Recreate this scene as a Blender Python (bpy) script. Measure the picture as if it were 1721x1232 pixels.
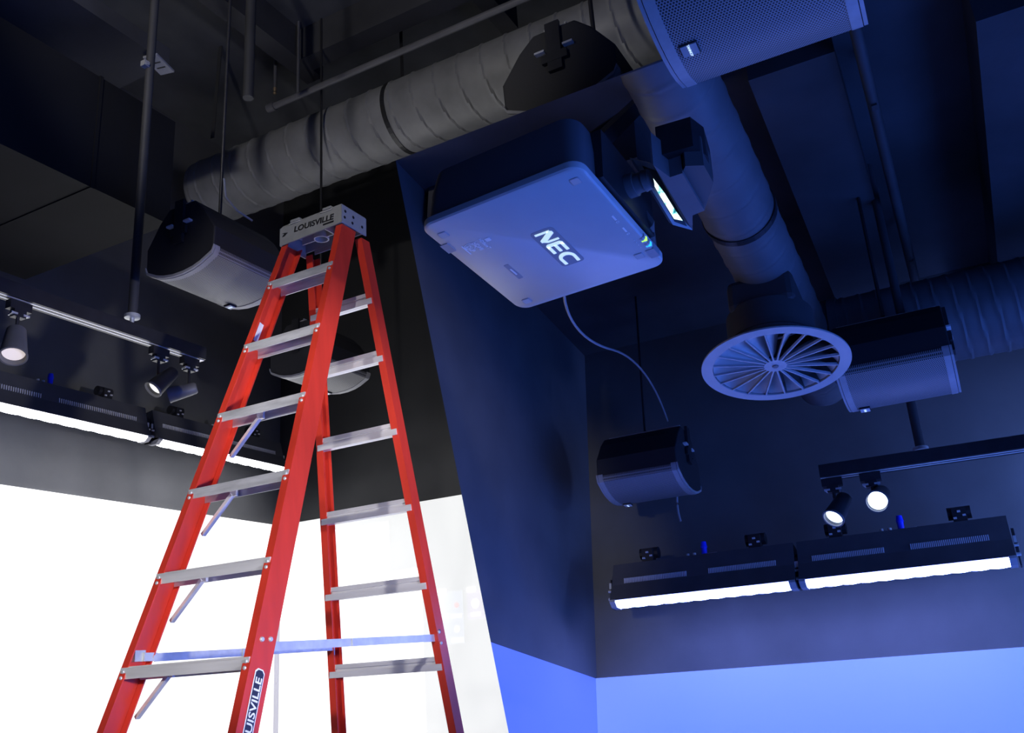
import bpy, math, random
from mathutils import Matrix, Vector
random.seed(4)
sc = bpy.context.scene
for o in list(bpy.data.objects): bpy.data.objects.remove(o)

# ------------------------------------------------------------------ camera, world, exposure
W, H, F = 1721.0, 1232.0, 1540.0
EYE = Vector((0.0, 0.0, 1.6))
# rows: axes of the hall / of the blue booth in camera space (x right, y down, z forward)
ML = Matrix(((0.876364, -0.204576, -0.436045), (0.477347, 0.248170, 0.842942), (-0.064232, -0.946869, 0.315141)))
MR = Matrix(((0.886550, -0.208239, -0.413117), (0.462626, 0.403916, 0.789195), (0.002523, -0.890780, 0.454428)))
QR = (ML @ MR.transposed())            # booth frame -> world
cam = bpy.data.cameras.new('camera'); camo = bpy.data.objects.new('camera', cam)
sc.collection.objects.link(camo)
right = ML @ Vector((1, 0, 0)); up = ML @ Vector((0, -1, 0)); back = ML @ Vector((0, 0, -1))
camo.matrix_world = Matrix(((right.x, up.x, back.x, EYE.x), (right.y, up.y, back.y, EYE.y), (right.z, up.z, back.z, EYE.z), (0, 0, 0, 1)))
cam.sensor_fit = 'HORIZONTAL'; cam.sensor_width = 36.0; cam.lens = F / W * 36.0
cam.clip_start = 0.02; cam.clip_end = 100
sc.camera = camo
world = bpy.data.worlds.new('world'); sc.world = world; world.use_nodes = True
world.node_tree.nodes['Background'].inputs[0].default_value = (0.02, 0.022, 0.03, 1)
world.node_tree.nodes['Background'].inputs[1].default_value = 0.10
sc.view_settings.view_transform = 'Standard'; sc.view_settings.look = 'None'
sc.view_settings.gamma = 1.0; sc.view_settings.use_curve_mapping = False
sc.view_settings.exposure = 0.0

# light levels of the place's own sources
WHITE_SCREEN = 1.15          # left screen of the hall (blown out in the photo)
WHITE_STRIP = 23.0
BLUE_STRIP = (11.0, 14.5, 48.0)
BLUE_FAR = (0.10, 0.21, 1.25); BLUE_LEFT = (0.045, 0.105, 1.1); BLUE_SIDE = (0.24, 0.84, 4.6)

# ------------------------------------------------------------------ helpers
I4 = Matrix.Identity(4)
def frame(rows_origin):
    return rows_origin
HALL = Matrix.Translation(EYE)
BOOTH = Matrix.Translation(EYE) @ QR.to_4x4()
def ray(M, x, y):
    return M @ Vector((x - W / 2, y - H / 2, F))
def at(M, x, y, axis, val):
    d = ray(M, x, y); return d * (val / d[axis])

class MB:
    def __init__(s): s.v = []; s.f = []
    def add(s, vs, fs, m=None):
        b = len(s.v)
        for p in vs:
            p = Vector(p); s.v.append(tuple(m @ p) if m is not None else tuple(p))
        s.f += [tuple(b + i for i in f) for f in fs]; return s
    def box(s, c, d, m=None):
        x, y, z = d[0] / 2, d[1] / 2, d[2] / 2; C = Vector(c)
        vs = [C + Vector((sx * x, sy * y, sz * z)) for sz in (-1, 1) for sx, sy in ((-1, -1), (1, -1), (1, 1), (-1, 1))]
        return s.add(vs, [(3, 2, 1, 0), (4, 5, 6, 7), (0, 1, 5, 4), (1, 2, 6, 5), (2, 3, 7, 6), (3, 0, 4, 7)], m)
    def bx(s, x0, x1, y0, y1, z0, z1, m=None):
        return s.box(((x0 + x1) / 2, (y0 + y1) / 2, (z0 + z1) / 2), (x1 - x0, y1 - y0, z1 - z0), m)
    def loft(s, rings, caps=True, m=None, closed=True):
        n = len(rings[0]); vs = [p for r in rings for p in r]; fs = []
        for i in range(len(rings) - 1):
            for j in range(n if closed else n - 1):
                k = (j + 1) % n; fs.append((i * n + j, i * n + k, (i + 1) * n + k, (i + 1) * n + j))
        if caps: fs.append(tuple(range(n - 1, -1, -1))); fs.append(tuple((len(rings) - 1) * n + j for j in range(n)))
        return s.add(vs, fs, m)
    def cyl(s, p0, p1, r0, r1=None, n=16, caps=True, m=None):
        p0, p1 = Vector(p0), Vector(p1); r1 = r0 if r1 is None else r1
        q = (p1 - p0).normalized().to_track_quat('Z', 'Y').to_matrix()
        rg = []
        for p, r in ((p0, r0), (p1, r1)):
            rg.append([p + q @ Vector((r * math.cos(2 * math.pi * j / n), r * math.sin(2 * math.pi * j / n), 0)) for j in range(n)])
        return s.loft(rg, caps, m)
    def tube(s, pts, r, n=8, m=None):
        pts = [Vector(p) for p in pts]; rg = []
        for i, p in enumerate(pts):
            t = (pts[min(i + 1, len(pts) - 1)] - pts[max(i - 1, 0)]).normalized()
            q = t.to_track_quat('Z', 'Y').to_matrix()
            rg.append([p + q @ Vector((r * math.cos(2 * math.pi * j / n), r * math.sin(2 * math.pi * j / n), 0)) for j in range(n)])
        return s.loft(rg, True, m)
    def lathe(s, prof, n=32, m=None, caps=True):
        rg = [[(r * math.cos(2 * math.pi * j / n), r * math.sin(2 * math.pi * j / n), z) for j in range(n)] for r, z in prof]
        return s.loft(rg, caps, m)
    def prism(s, poly, vec, m=None):
        a = [Vector(p) for p in poly]; b = [p + Vector(vec) for p in a]
        return s.loft([a, b], True, m)
    def bar(s, p0, p1, w, h, upv=(0, 0, 1), m=None):
        p0, p1 = Vector(p0), Vector(p1); t = (p1 - p0).normalized(); sd = t.cross(Vector(upv)).normalized(); u = sd.cross(t)
        rg = [[p + sd * a * w / 2 + u * b * h / 2 for a, b in ((-1, -1), (1, -1), (1, 1), (-1, 1))] for p in (p0, p1)]
        return s.loft(rg, True, m)
    def ring(s, r0, r1, z0, z1, n=48, m=None):
        vs = []; fs = []
        for j in range(n):
            a = 2 * math.pi * j / n; c, q = math.cos(a), math.sin(a)
            vs += [(r0 * c, r0 * q, z0), (r1 * c, r1 * q, z0), (r1 * c, r1 * q, z1), (r0 * c, r0 * q, z1)]
        for j in range(n):
            k = (j + 1) % n
            for a in range(4):
                b = (a + 1) % 4; fs.append((j * 4 + a, j * 4 + b, k * 4 + b, k * 4 + a))
        return s.add(vs, fs, m)
    def text(s, body, size, m, weight=0.0, sx=1.0, shear=0.0, depth=0.0006):
        cu = bpy.data.curves.new('lettering', 'FONT'); cu.body = body; cu.size = size; cu.align_x = 'CENTER'; cu.align_y = 'CENTER'
        cu.offset = weight; cu.extrude = depth; cu.resolution_u = 3; cu.shear = shear
        to = bpy.data.objects.new('lettering', cu); me = bpy.data.meshes.new_from_object(to)
        s.add([Vector((v.co.x * sx, v.co.y, v.co.z)) for v in me.vertices], [tuple(p.vertices) for p in me.polygons], m)
        bpy.data.objects.remove(to); bpy.data.curves.remove(cu); bpy.data.meshes.remove(me); return s

def basis(o, x, y):
    x = Vector(x).normalized(); y = Vector(y); z = x.cross(y).normalized(); y = z.cross(x)
    o = Vector(o)
    return Matrix(((x.x, y.x, z.x, o.x), (x.y, y.y, z.y, o.y), (x.z, y.z, z.z, o.z), (0, 0, 0, 1)))

def obj(name, mb, mat, parent=None, smooth=False, bevel=0.0, m=None, label=None):
    if isinstance(mb, MB):
        me = bpy.data.meshes.new(name); me.from_pydata(mb.v, [], mb.f); me.update()
        import bmesh
        bm = bmesh.new(); bm.from_mesh(me); bmesh.ops.recalc_face_normals(bm, faces=bm.faces); bm.to_mesh(me); bm.free()
        me.materials.append(mat)
        if smooth:
            for p in me.polygons: p.use_smooth = True
            try: me.set_sharp_from_angle(angle=math.radians(38))
            except Exception: pass
    else: me = mb
    o = bpy.data.objects.new(name, me); sc.collection.objects.link(o)
    if parent: o.parent = parent
    if m is not None: o.matrix_local = m
    if bevel:
        b = o.modifiers.new('bevel', 'BEVEL'); b.width = bevel; b.segments = 2; b.limit_method = 'ANGLE'; b.angle_limit = math.radians(40)
    if label: o['label'] = label
    return o
def tag(o, label, cat, group=None, kind=None):
    o['label'] = label; o['category'] = cat
    if group: o['group'] = group
    if kind: o['kind'] = kind
    return o
def thing(name, label, cat, m, group=None):
    o = bpy.data.objects.new(name, None); sc.collection.objects.link(o); o.matrix_world = m; o.empty_display_size = 0.1
    return tag(o, label, cat, group)
def struct(name, mb, mat, m=None, parent=None, **k):
    o = obj(name, mb, mat, parent, m=m, **k); o['kind'] = 'structure'; return o

# ------------------------------------------------------------------ materials
def mat(name, col, rough=0.5, metal=0.0, var=0.0, scale=12.0, bump=0.0, bscale=200.0, spec=0.5, emit=None, es=0.0, stretch=None):
    m = bpy.data.materials.new(name); m.use_nodes = True; nt = m.node_tree; b = nt.nodes['Principled BSDF']
    b.inputs['Base Color'].default_value = (*col, 1); b.inputs['Roughness'].default_value = rough; b.inputs['Metallic'].default_value = metal
    b.inputs['Specular IOR Level'].default_value = spec
    if var or bump:
        tc = nt.nodes.new('ShaderNodeTexCoord'); src = tc.outputs['Object']
        if stretch:
            mp = nt.nodes.new('ShaderNodeMapping'); mp.inputs['Scale'].default_value = stretch; nt.links.new(src, mp.inputs['Vector']); src = mp.outputs[0]
    if var:
        n = nt.nodes.new('ShaderNodeTexNoise'); n.inputs['Scale'].default_value = scale; n.inputs['Detail'].default_value = 6
        nt.links.new(src, n.inputs['Vector'])
        r = nt.nodes.new('ShaderNodeValToRGB')
        r.color_ramp.elements[0].position = 0.3; r.color_ramp.elements[1].position = 0.7
        r.color_ramp.elements[0].color = (*[c * (1 - var) for c in col], 1); r.color_ramp.elements[1].color = (*[min(1, c * (1 + var)) for c in col], 1)
        nt.links.new(n.outputs['Fac'], r.inputs[0]); nt.links.new(r.outputs[0], b.inputs['Base Color'])
    if bump:
        n2 = nt.nodes.new('ShaderNodeTexNoise'); n2.inputs['Scale'].default_value = bscale; nt.links.new(src, n2.inputs['Vector'])
        bp = nt.nodes.new('ShaderNodeBump'); bp.inputs['Strength'].default_value = bump; bp.inputs['Distance'].default_value = 0.002
        nt.links.new(n2.outputs['Fac'], bp.inputs['Height']); nt.links.new(bp.outputs[0], b.inputs['Normal'])
    if emit:
        b.inputs['Emission Color'].default_value = (*emit, 1); b.inputs['Emission Strength'].default_value = es
    return m
def grille_mat(name, col, hole, pitch):
    # round holes on a staggered lattice, in the plane of the face (object x, y)
    m = mat(name, col, 0.45); nt = m.node_tree; b = nt.nodes['Principled BSDF']; N = nt.nodes.new; LK = nt.links.new
    tc = N('ShaderNodeTexCoord'); sp = N('ShaderNodeSeparateXYZ'); LK(tc.outputs['Object'], sp.inputs[0])
    def mth(op, a, bb=None):
        n = N('ShaderNodeMath'); n.operation = op
        for i, q in enumerate((a, bb)):
            if q is None: continue
            if isinstance(q, (int, float)): n.inputs[i].default_value = q
            else: LK(q, n.inputs[i])
        return n.outputs[0]
    x = mth('MULTIPLY', sp.outputs['X'], 1 / pitch); y = mth('MULTIPLY', sp.outputs['Y'], 1 / (pitch * 1.732))
    def cell(ox, oy):
        fx = mth('SUBTRACT', mth('FRACT', mth('ADD', x, 50 + ox)), 0.5); fy = mth('MULTIPLY', mth('SUBTRACT', mth('FRACT', mth('ADD', y, 50 + oy)), 0.5), 1.732)
        return mth('SQRT', mth('ADD', mth('MULTIPLY', fx, fx), mth('MULTIPLY', fy, fy)))
    d = mth('MINIMUM', cell(0, 0), cell(0.5, 0.5))
    r = N('ShaderNodeValToRGB'); r.color_ramp.elements[0].position = 0.29; r.color_ramp.elements[1].position = 0.37
    r.color_ramp.elements[0].color = (*hole, 1); r.color_ramp.elements[1].color = (*col, 1)
    LK(d, r.inputs[0]); LK(r.outputs[0], b.inputs['Base Color'])
    bp = N('ShaderNodeBump'); bp.inputs['Strength'].default_value = 0.5; bp.inputs['Distance'].default_value = 0.001
    LK(r.outputs[0], bp.inputs['Height']); LK(bp.outputs[0], b.inputs['Normal'])
    return m
def emis(name, col, s, base=(0.02, 0.02, 0.02)):
    return mat(name, base, 0.6, emit=col, es=s)

BLACKWALL = mat('black_wall_paint', (0.100, 0.101, 0.105), 0.75, var=0.15, scale=3, bump=0.15, bscale=120)
BLACKCEIL = mat('black_ceiling_paint', (0.048, 0.048, 0.052), 0.85, var=0.3, scale=2.5, bump=0.3, bscale=60)
HALLCEIL = mat('charcoal_hall_ceiling_paint', (0.085, 0.087, 0.092), 0.85, var=0.3, scale=2.5, bump=0.3, bscale=60)
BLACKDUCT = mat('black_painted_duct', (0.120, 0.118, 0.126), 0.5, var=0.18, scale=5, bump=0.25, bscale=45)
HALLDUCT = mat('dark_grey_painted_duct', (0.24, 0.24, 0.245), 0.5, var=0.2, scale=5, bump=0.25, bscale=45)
RECTDUCT = mat('dull_black_painted_box_duct', (0.012, 0.012, 0.0125), 0.8, var=0.3, scale=2, spec=0.2)
GREYDUCT = mat('dull_black_sheet_metal', (0.05, 0.05, 0.053), 0.6, var=0.25, scale=3)
BLACKMETAL = mat('black_metal', (0.022, 0.022, 0.025), 0.4, var=0.2, scale=20)
HOUSING = mat('charcoal_fixture_housing', (0.07, 0.07, 0.075), 0.5, var=0.1)
FARWALL = mat('black_wall_paint_far_shade', (0.028, 0.029, 0.031), 0.8, var=0.15, scale=3)  # same black wall paint, darkened to carry the shade on the far wall
BLACKPLASTIC = mat('black_cabinet_paint', (0.022, 0.022, 0.026), 0.55, bump=0.35, bscale=300)
DARKGREY = mat('dark_grey_plastic', (0.12, 0.12, 0.13), 0.45, var=0.1)
ENDSTRIP = mat('satin_grey_end_strip', (0.33, 0.33, 0.35), 0.45, var=0.06, scale=40)
GRILLE = grille_mat('perforated_steel_grille', (0.27, 0.27, 0.285), (0.012, 0.012, 0.014), 0.0072)
PLATE = mat('grey_steel_plate', (0.58, 0.58, 0.60), 0.45, metal=0.0, var=0.1, scale=30)
STEEL = mat('zinc_steel', (0.62, 0.64, 0.63), 0.42, metal=0.4, var=0.12, scale=25)
ALU = mat('brushed_aluminium', (0.88, 0.87, 0.87), 0.40, metal=0.4, var=0.14, scale=9, bump=0.1, bscale=80, stretch=(0.3, 3, 3))
ALUD = mat('shaded_aluminium_tread', (0.66, 0.66, 0.68), 0.42, metal=0.4, var=0.22, scale=16, stretch=(0.5, 3, 3))  # darker aluminium copy: dimness of the upper steps put into the colour
RED = mat('orange_red_fibreglass', (0.66, 0.043, 0.022), 0.42, var=0.10, scale=6, bump=0.12, bscale=250, stretch=(4, 4, 0.6))
CAPG = mat('grey_moulded_plastic', (0.30, 0.305, 0.305), 0.55, var=0.08, scale=20)
CAPIN = mat('pale_grey_plastic_underside', (0.55, 0.54, 0.52), 0.6, var=0.08, scale=20)
INK = mat('black_print', (0.015, 0.015, 0.018), 0.5)
STICKER = mat('dark_blue_black_sticker', (0.025, 0.027, 0.045), 0.4)
WHITEINK = mat('white_print', (0.93, 0.93, 0.93), 0.5)
LOGOGLOW = mat('white_logo_added_glow', (0.85, 0.86, 0.88), 0.4, emit=(0.62, 0.86, 1.0), es=0.75)  # glow added to the white lettering to lift it above its plate
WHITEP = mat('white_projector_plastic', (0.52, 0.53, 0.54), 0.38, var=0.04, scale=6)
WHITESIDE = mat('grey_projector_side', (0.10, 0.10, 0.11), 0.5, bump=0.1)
PANELG = mat('grey_logo_plate', (0.34, 0.34, 0.37), 0.35)
FEET = mat('grey_foot_cap', (0.42, 0.42, 0.45), 0.5)
DIFFW = mat('white_painted_diffuser', (0.39, 0.40, 0.42), 0.45, var=0.04)
BLUEPLUG = mat('blue_power_connector', (0.01, 0.04, 0.85), 0.35, emit=None)
GREYPLUG = mat('grey_connector', (0.5, 0.5, 0.5), 0.4)
FLOORM = mat('pale_grey_floor', (0.40, 0.40, 0.40), 0.5, var=0.08, scale=1.5)
TRIM = mat('pale_grey_corner_trim', (0.60, 0.59, 0.66), 0.5)
CABLE = mat('black_rubber_cable', (0.05, 0.05, 0.055), 0.5)
BRASS = mat('dull_brass', (0.45, 0.33, 0.2), 0.4, metal=0.7)
LENSGLASS = mat('dark_lens_glass', (0.03, 0.03, 0.05), 0.08)
SCREENW = emis('white_projected_screen', (1.0, 1.0, 1.0), WHITE_SCREEN, (0.5, 0.5, 0.5))
SCREENG = emis('pale_projected_screen', (0.985, 1.0, 0.99), 0.72, (0.35, 0.35, 0.35))
SCREENH = emis('bright_projected_image', (1.0, 1.0, 1.0), 1.5, (0.35, 0.35, 0.35))
BLUEF = emis('light_blue_projected_screen', BLUE_FAR, 1.0, (0.25, 0.25, 0.25))
BLUEL = emis('deep_blue_projected_screen', BLUE_LEFT, 1.0, (0.2, 0.2, 0.2))
BLUES = emis('blue_projected_side_screen', BLUE_SIDE, 1.0, (0.2, 0.2, 0.2))
LEDW = emis('white_led_diffuser', (0.95, 0.96, 1.0), WHITE_STRIP)
LEDB = emis('blue_white_led_diffuser', BLUE_STRIP, 1.0)
LAMPB = emis('lit_lamp_face', (2.2, 2.8, 4.5), 1.0)
LAMPW = emis('warm_lamp_face', (1.0, 0.86, 0.80), 0.62, (0.6, 0.6, 0.6))
LAMPW2 = emis('lit_white_lamp_face', (1.0, 0.98, 0.97), 1.1, (0.6, 0.6, 0.6))

# ------------------------------------------------------------------ shared builders
def spiral_duct(L, r, pitch=0.13, n=48, step=0.01, ridge=0.0028, cut=None, a0=0.0):
    """tube along +x with a helical lock seam; cut = slope of a mitred start"""
    rings = []; k = int(L / step) + 1
    for i in range(k):
        x = L * i / (k - 1); rg = []
        for j in range(n):
            th = 2 * math.pi * j / n
            ph = (x / pitch - th / (2 * math.pi) + a0) % 1.0
            rr = r + (ridge if ph < step / pitch * 1.3 else (-ridge * 0.5 if ph < step / pitch * 2.4 else 0)) + 0.0012 * math.sin(7 * x + 3 * th)
            xx = x
            if cut is not None: xx = max(x, cut(rr * math.sin(th)))
            rg.append((xx, rr * math.cos(th), rr * math.sin(th)))
        rings.append(rg)
    return MB().loft(rings, True)

SPL, SPW, SPH = 0.44, 0.40, 0.33
def arc_profile():
    return [(-SPW / 2, 0.075), (-SPW / 2 + 0.012, 0.05), (-0.125, 0.020), (-0.085, 0.008), (-0.03, 0.0), (0.03, 0.0), (0.085, 0.008), (0.125, 0.020), (SPW / 2 - 0.012, 0.05), (SPW / 2, 0.075)]
def speaker(label, m, badge_side=(-1, -1), s=1.0, badge_text=False, extra=True):
    """hung loudspeaker: length on x, curved perforated face looking down; base = lowest point"""
    t = thing('hanging_loudspeaker', label, 'loudspeaker', m @ Matrix.Scale(s, 4), 'hung ceiling loudspeakers')
    up_ = [(SPW / 2, 0.17), (0.13, 0.275), (0.075, SPH), (-0.075, SPH), (-0.13, 0.275), (-SPW / 2, 0.17)]
    prof = [(a * 0.985, b + 0.006) for a, b in arc_profile()] + up_
    b = MB(); b.loft([[(x, a, c) for a, c in prof] for x in (-SPL / 2 + 0.004, SPL / 2 - 0.004)], True); obj('cabinet', b, BLACKPLASTIC, t, bevel=0.006)
    ap = arc_profile(); inner = [(a, c + 0.006) for a, c in reversed(ap)]
    g = MB(); g.loft([[(x, a, c) for a, c in ap + inner] for x in (-SPL / 2 + 0.036, SPL / 2 - 0.036)], True); obj('grille', g, GRILLE, t, smooth=True)
    for sx in (-1, 1):
        e = MB(); e.loft([[(x, a, c - 0.002) for a, c in ap] + [(x, a, c + 0.012) for a, c in reversed(ap)] for x in (sx * (SPL / 2 - 0.036), sx * (SPL / 2 - 0.011))], True); obj('end_strip', e, ENDSTRIP, t, smooth=True)
        e = MB(); e.loft([[(x, a, c) for a, c in ap] + [(x, a, c + 0.012) for a, c in reversed(ap)] for x in (sx * (SPL / 2 - 0.009), sx * SPL / 2)], True); obj('edge_strip', e, ENDSTRIP, t, smooth=True)
    # badge near one end of the face
    bx_, by_ = badge_side[0] * (SPL / 2 - 0.066), badge_side[1] * (0.022 if badge_text else 0.075)
    bm = basis((bx_, by_, 0.0062 - 0.004), (badge_side[0] * -0.0 + 0, 1, 0), (1, 0, 0)) if False else Matrix.Translation((bx_, by_, 0.0))
    q = MB(); q.bx(-0.021, 0.021, -0.019, 0.019, -0.001 - .002, 0.004, bm); bo = obj('badge_frame', q, INK, t)
    q = MB(); q.bx(-0.0185, 0.0185, -0.0165, 0.0165, -0.006, 0.003, bm); bd = obj('badge', q, PANELG if badge_text else PLATE, t)
    if badge_text:
        q = MB(); q.text('TANNOY', 0.0088, basis((bx_, by_, -0.0066), (0, 1, 0), (1, 0, 0)), weight=0.0, sx=1.0); obj('badge_lettering', q, LOGOGLOW, bd)
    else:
        q = MB(); q.bx(-0.004, 0.004, -0.012, 0.012, -0.0072, -0.0035, bm); obj('badge_lettering', q, LOGOGLOW, bd)
    if extra:
        q = MB(); q.bx(-SPL / 2 + 0.02, SPL / 2 - 0.02, -0.035, 0.035, SPH, SPH + 0.012).bx(-SPL / 2 + 0.02, SPL / 2 - 0.02, -0.04, -0.034, SPH - 0.012, SPH + 0.02)
        q.bx(-SPL / 2 + 0.02, SPL / 2 - 0.02, 0.034, 0.04, SPH - 0.012, SPH + 0.02); pl = obj('mount_plate', q, PLATE, t)
        for x in (-0.06, 0.01, 0.07):
            q = MB(); q.cyl((x, -0.043, SPH + 0.006), (x, -0.036, SPH + 0.006), 0.007, n=8); obj('bolt', q, STEEL, pl)
        for sx in (-1, 1):
            q = MB(); q.box((sx * (SPL / 2 + 0.005), 0, 0.245), (0.014, 0.05, 0.20)).box((sx * (SPL / 2 + 0.007), 0, 0.20), (0.012, 0.09, 0.035)); br = obj('side_bracket', q, BLACKMETAL, t)
            for sy in (-1, 1):
                q = MB(); q.box((sx * (SPL / 2 + 0.006), sy * 0.05, 0.235), (0.02, 0.035, 0.008)); obj('clip', q, PLATE, br)
    return t

def spot_head(label, m, track_pt, hinge, aim, face, r=0.045, ln=0.12, group='track spot heads', frame_x=(1, 0, 0)):
    """track spot: adapter under the track, stem, tapered can, lens face.  points in the frame given by m"""
    o = Vector(track_pt) - Vector((0, 0, .0045)); t = thing('track_spotlight', label, 'spotlight', m @ Matrix.Translation(o), group)
    fx = Vector(frame_x).normalized(); fy = Vector((-fx.y, fx.x, 0))
    B = basis((0, 0, 0), fx, fy)
    q = MB(); q.box((0, 0, -0.018), (0.09, 0.034, 0.036), B).box((0, 0, -0.05), (0.05, 0.03, 0.03), B); ad = obj('adapter', q, BLACKMETAL, t)
    for sx in (-1, 1):
        q = MB(); q.prism([(sx * 0.012, -0.018, -0.058), (sx * 0.038, -0.018, -0.058), (sx * 0.030, 0.018, -0.058), (sx * 0.018, 0.018, -0.058)], (0, 0, 0.008), B); obj('adapter_clip', q, STEEL, ad)
    h = Vector(hinge) - o; d = Vector(aim).normalized()
    q = MB(); q.cyl((0, 0, -0.05), (0, 0, h.z), 0.007, n=8).cyl((0, 0, h.z), h - Vector((0, 0, 0)) + d * 0.02, 0.008, n=8); obj('stem', q, BLACKMETAL, t)
    tip = h + d * ln * 0.9; tail = h - d * ln * 0.35
    qq = d.to_track_quat('Z', 'Y').to_matrix().to_4x4(); T = Matrix.Translation(tail) @ qq
    L2 = ln * 1.25
    q = MB(); q.lathe([(0.0001, 0), (r * 0.55, 0.0), (r * 0.72, 0.008), (r * 0.95, L2 * 0.8), (r, L2), (r * 0.93, L2), (r * 0.86, L2 - 0.022), (0.0001, L2 - 0.024)], 28, T); can = obj('lamp_can', q, DARKGREY if face is LAMPW else BLACKMETAL, t, smooth=True)
    q = MB(); q.ring(r * 0.90, r * 1.03, L2 - 0.004, L2 + 0.004, 32, T); obj('rim', q, DARKGREY, can, smooth=True)
    q = MB(); q.lathe([(0.0001, L2 - 0.016), (r * 0.82, L2 - 0.016), (r * 0.82, L2 - 0.020), (0.0001, L2 - 0.020)], 28, T); obj('lens', q, face, can)
    return t

def wash_fixture(label, m, L, led, group):
    """LED wall washer: length on x, front towards -y; origin at the lamp's left end"""
    t = thing('led_wall_washer', label, 'light fixture', m, group)
    sec = [(-0.045, 0.012), (0.05, 0.0), (0.13, 0.03), (0.13, 0.20), (0.03, 0.215), (0.0, 0.10)]
    q = MB(); q.loft([[(x, a, b) for a, b in sec] for x in (0.0, L)], True); obj('housing', q, HOUSING, t)
    sec = [(-0.046, 0.006), (-0.040, -0.004), (-0.022, -0.018), (0.012, -0.020), (0.048, -0.002)]
    rg = []
    nb = 11; nn = nb * 6
    for i in range(nn + 1):
        x = 0.03 + (L - 0.06) * i / nn; b = 0.90 + 0.16 * abs(math.sin(math.pi * nb * i / nn))
        rg.append([(x, a * (b if j in (1, 2, 3) else 1), c * (b if j in (1, 2, 3) else 1)) for j, (a, c) in enumerate(sec)])
    q = MB(); q.loft(rg, True); obj('led_lens', q, led, t)
    for x in (0.015, L - 0.015):
        q = MB(); q.prism([(x - 0.015, -0.048, 0.004), (x - 0.015, -0.02, -0.02), (x - 0.015, 0.045, -0.018), (x - 0.015, 0.05, 0.03), (x - 0.015, -0.046, 0.016)], (0.03, 0, 0)); obj('end_cap', q, ENDSTRIP, t)
    for x0 in (0.07, L / 2 + 0.05):
        x1 = x0 + L / 2 - 0.14
        q = MB(); n = 40
        for i in range(n):
            x = x0 + (x1 - x0) * i / (n - 1); q.box((x, -0.006 + 0.012, 0.118), (0.0045, 0.012, 0.026))
        g = obj('vent_grille', q, PLATE, t); g['kind'] = 'stuff'
    x = L / 2 + 0.02
    q = MB(); q.cyl((x, 0.06, 0.20), (x, 0.06, 0.255), 0.015, n=12).cyl((x, 0.06, 0.255), (x, 0.06, 0.285), 0.018, 0.013, n=12); obj('power_connector', q, BLUEPLUG, t, smooth=True)
    for dx in (-0.05, -0.085):
        q = MB(); q.cyl((x + dx, 0.05, 0.20), (x + dx, 0.05, 0.23), 0.009, n=10); obj('data_connector', q, GREYPLUG, t, smooth=True)
    q = MB(); q.box((x + 0.045, 0.05, 0.215), (0.05, 0.02, 0.008)); obj('latch', q, GREYPLUG, t)
    for x in (L * 0.2, L * 0.8):
        q = MB(); q.box((x, 0.07, 0.24), (0.06, 0.05, 0.09)).cyl((x - 0.05, 0.09, 0.27), (x + 0.05, 0.09, 0.27), 0.03, n=12); cl = obj('pipe_clamp', q, BLACKMETAL, t)
        for k, (dx, dz) in enumerate(((-0.02, 0.0), (0.02, 0.01), (0.0, 0.03))):
            q = MB(); q.box((x + dx, 0.042, 0.235 + dz), (0.014, 0.008, 0.008)); obj('clamp_bolt', q, PLATE, cl)
    for x in (-0.012, L + 0.012):
        q = MB(); q.box((x, 0.04, 0.06), (0.006, 0.05, 0.15)).cyl((x - 0.006, 0.03, 0.05), (x + 0.006, 0.03, 0.05), 0.018, n=10).bar((x, 0.02, 0.03), (x, 0.06, 0.16), 0.01, 0.012, (1, 0, 0)); br = obj('pivot_bracket', q, BLACKMETAL, t)
        for zz, rb in ((0.03, 0.008), (0.07, 0.006)): obj('pivot_bolt', MB().cyl((x - 0.009, 0.0, zz), (x + 0.009, 0.0, zz), rb, n=8), STEEL, br)
        obj('pivot_tab', MB().box((x, 0.01, 0.10), (0.012, 0.008, 0.03)), STEEL, br)
    return t

def track(label, m, p0, p1, group):
    """lighting track box with two bright conductor lines on its underside"""
    p0, p1 = Vector(p0), Vector(p1); d = p1 - p0; L = d.length
    ang = math.atan2(d.y, d.x); T = m @ Matrix.Translation(p0) @ Matrix.Rotation(ang, 4, 'Z')
    t = thing('lighting_track', label, 'lighting track', T, group)
    q = MB(); q.bx(0, L, -0.03, 0.03, 0.004, 0.055).bx(0, L, -0.033, -0.02, 0, 0.06).bx(0, L, 0.02, 0.033, 0, 0.06).bx(0, L, -0.005, 0.005, 0, 0.02); obj('rail', q, BLACKMETAL, t)
    for y in (-0.0125, 0.0125):
        q = MB(); q.bx(0.01, L - 0.01, y - 0.0045, y + 0.0045, -0.0005, 0.008); obj('conductor', q, ALU, t)
    for x, e in ((0.0, 0.022), (L - 0.022, 0.022)):
        q = MB(); q.bx(x, x + e, -0.02, 0.02, -0.003, 0.004); obj('end_clip', q, ALU, t)
    return t

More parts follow.
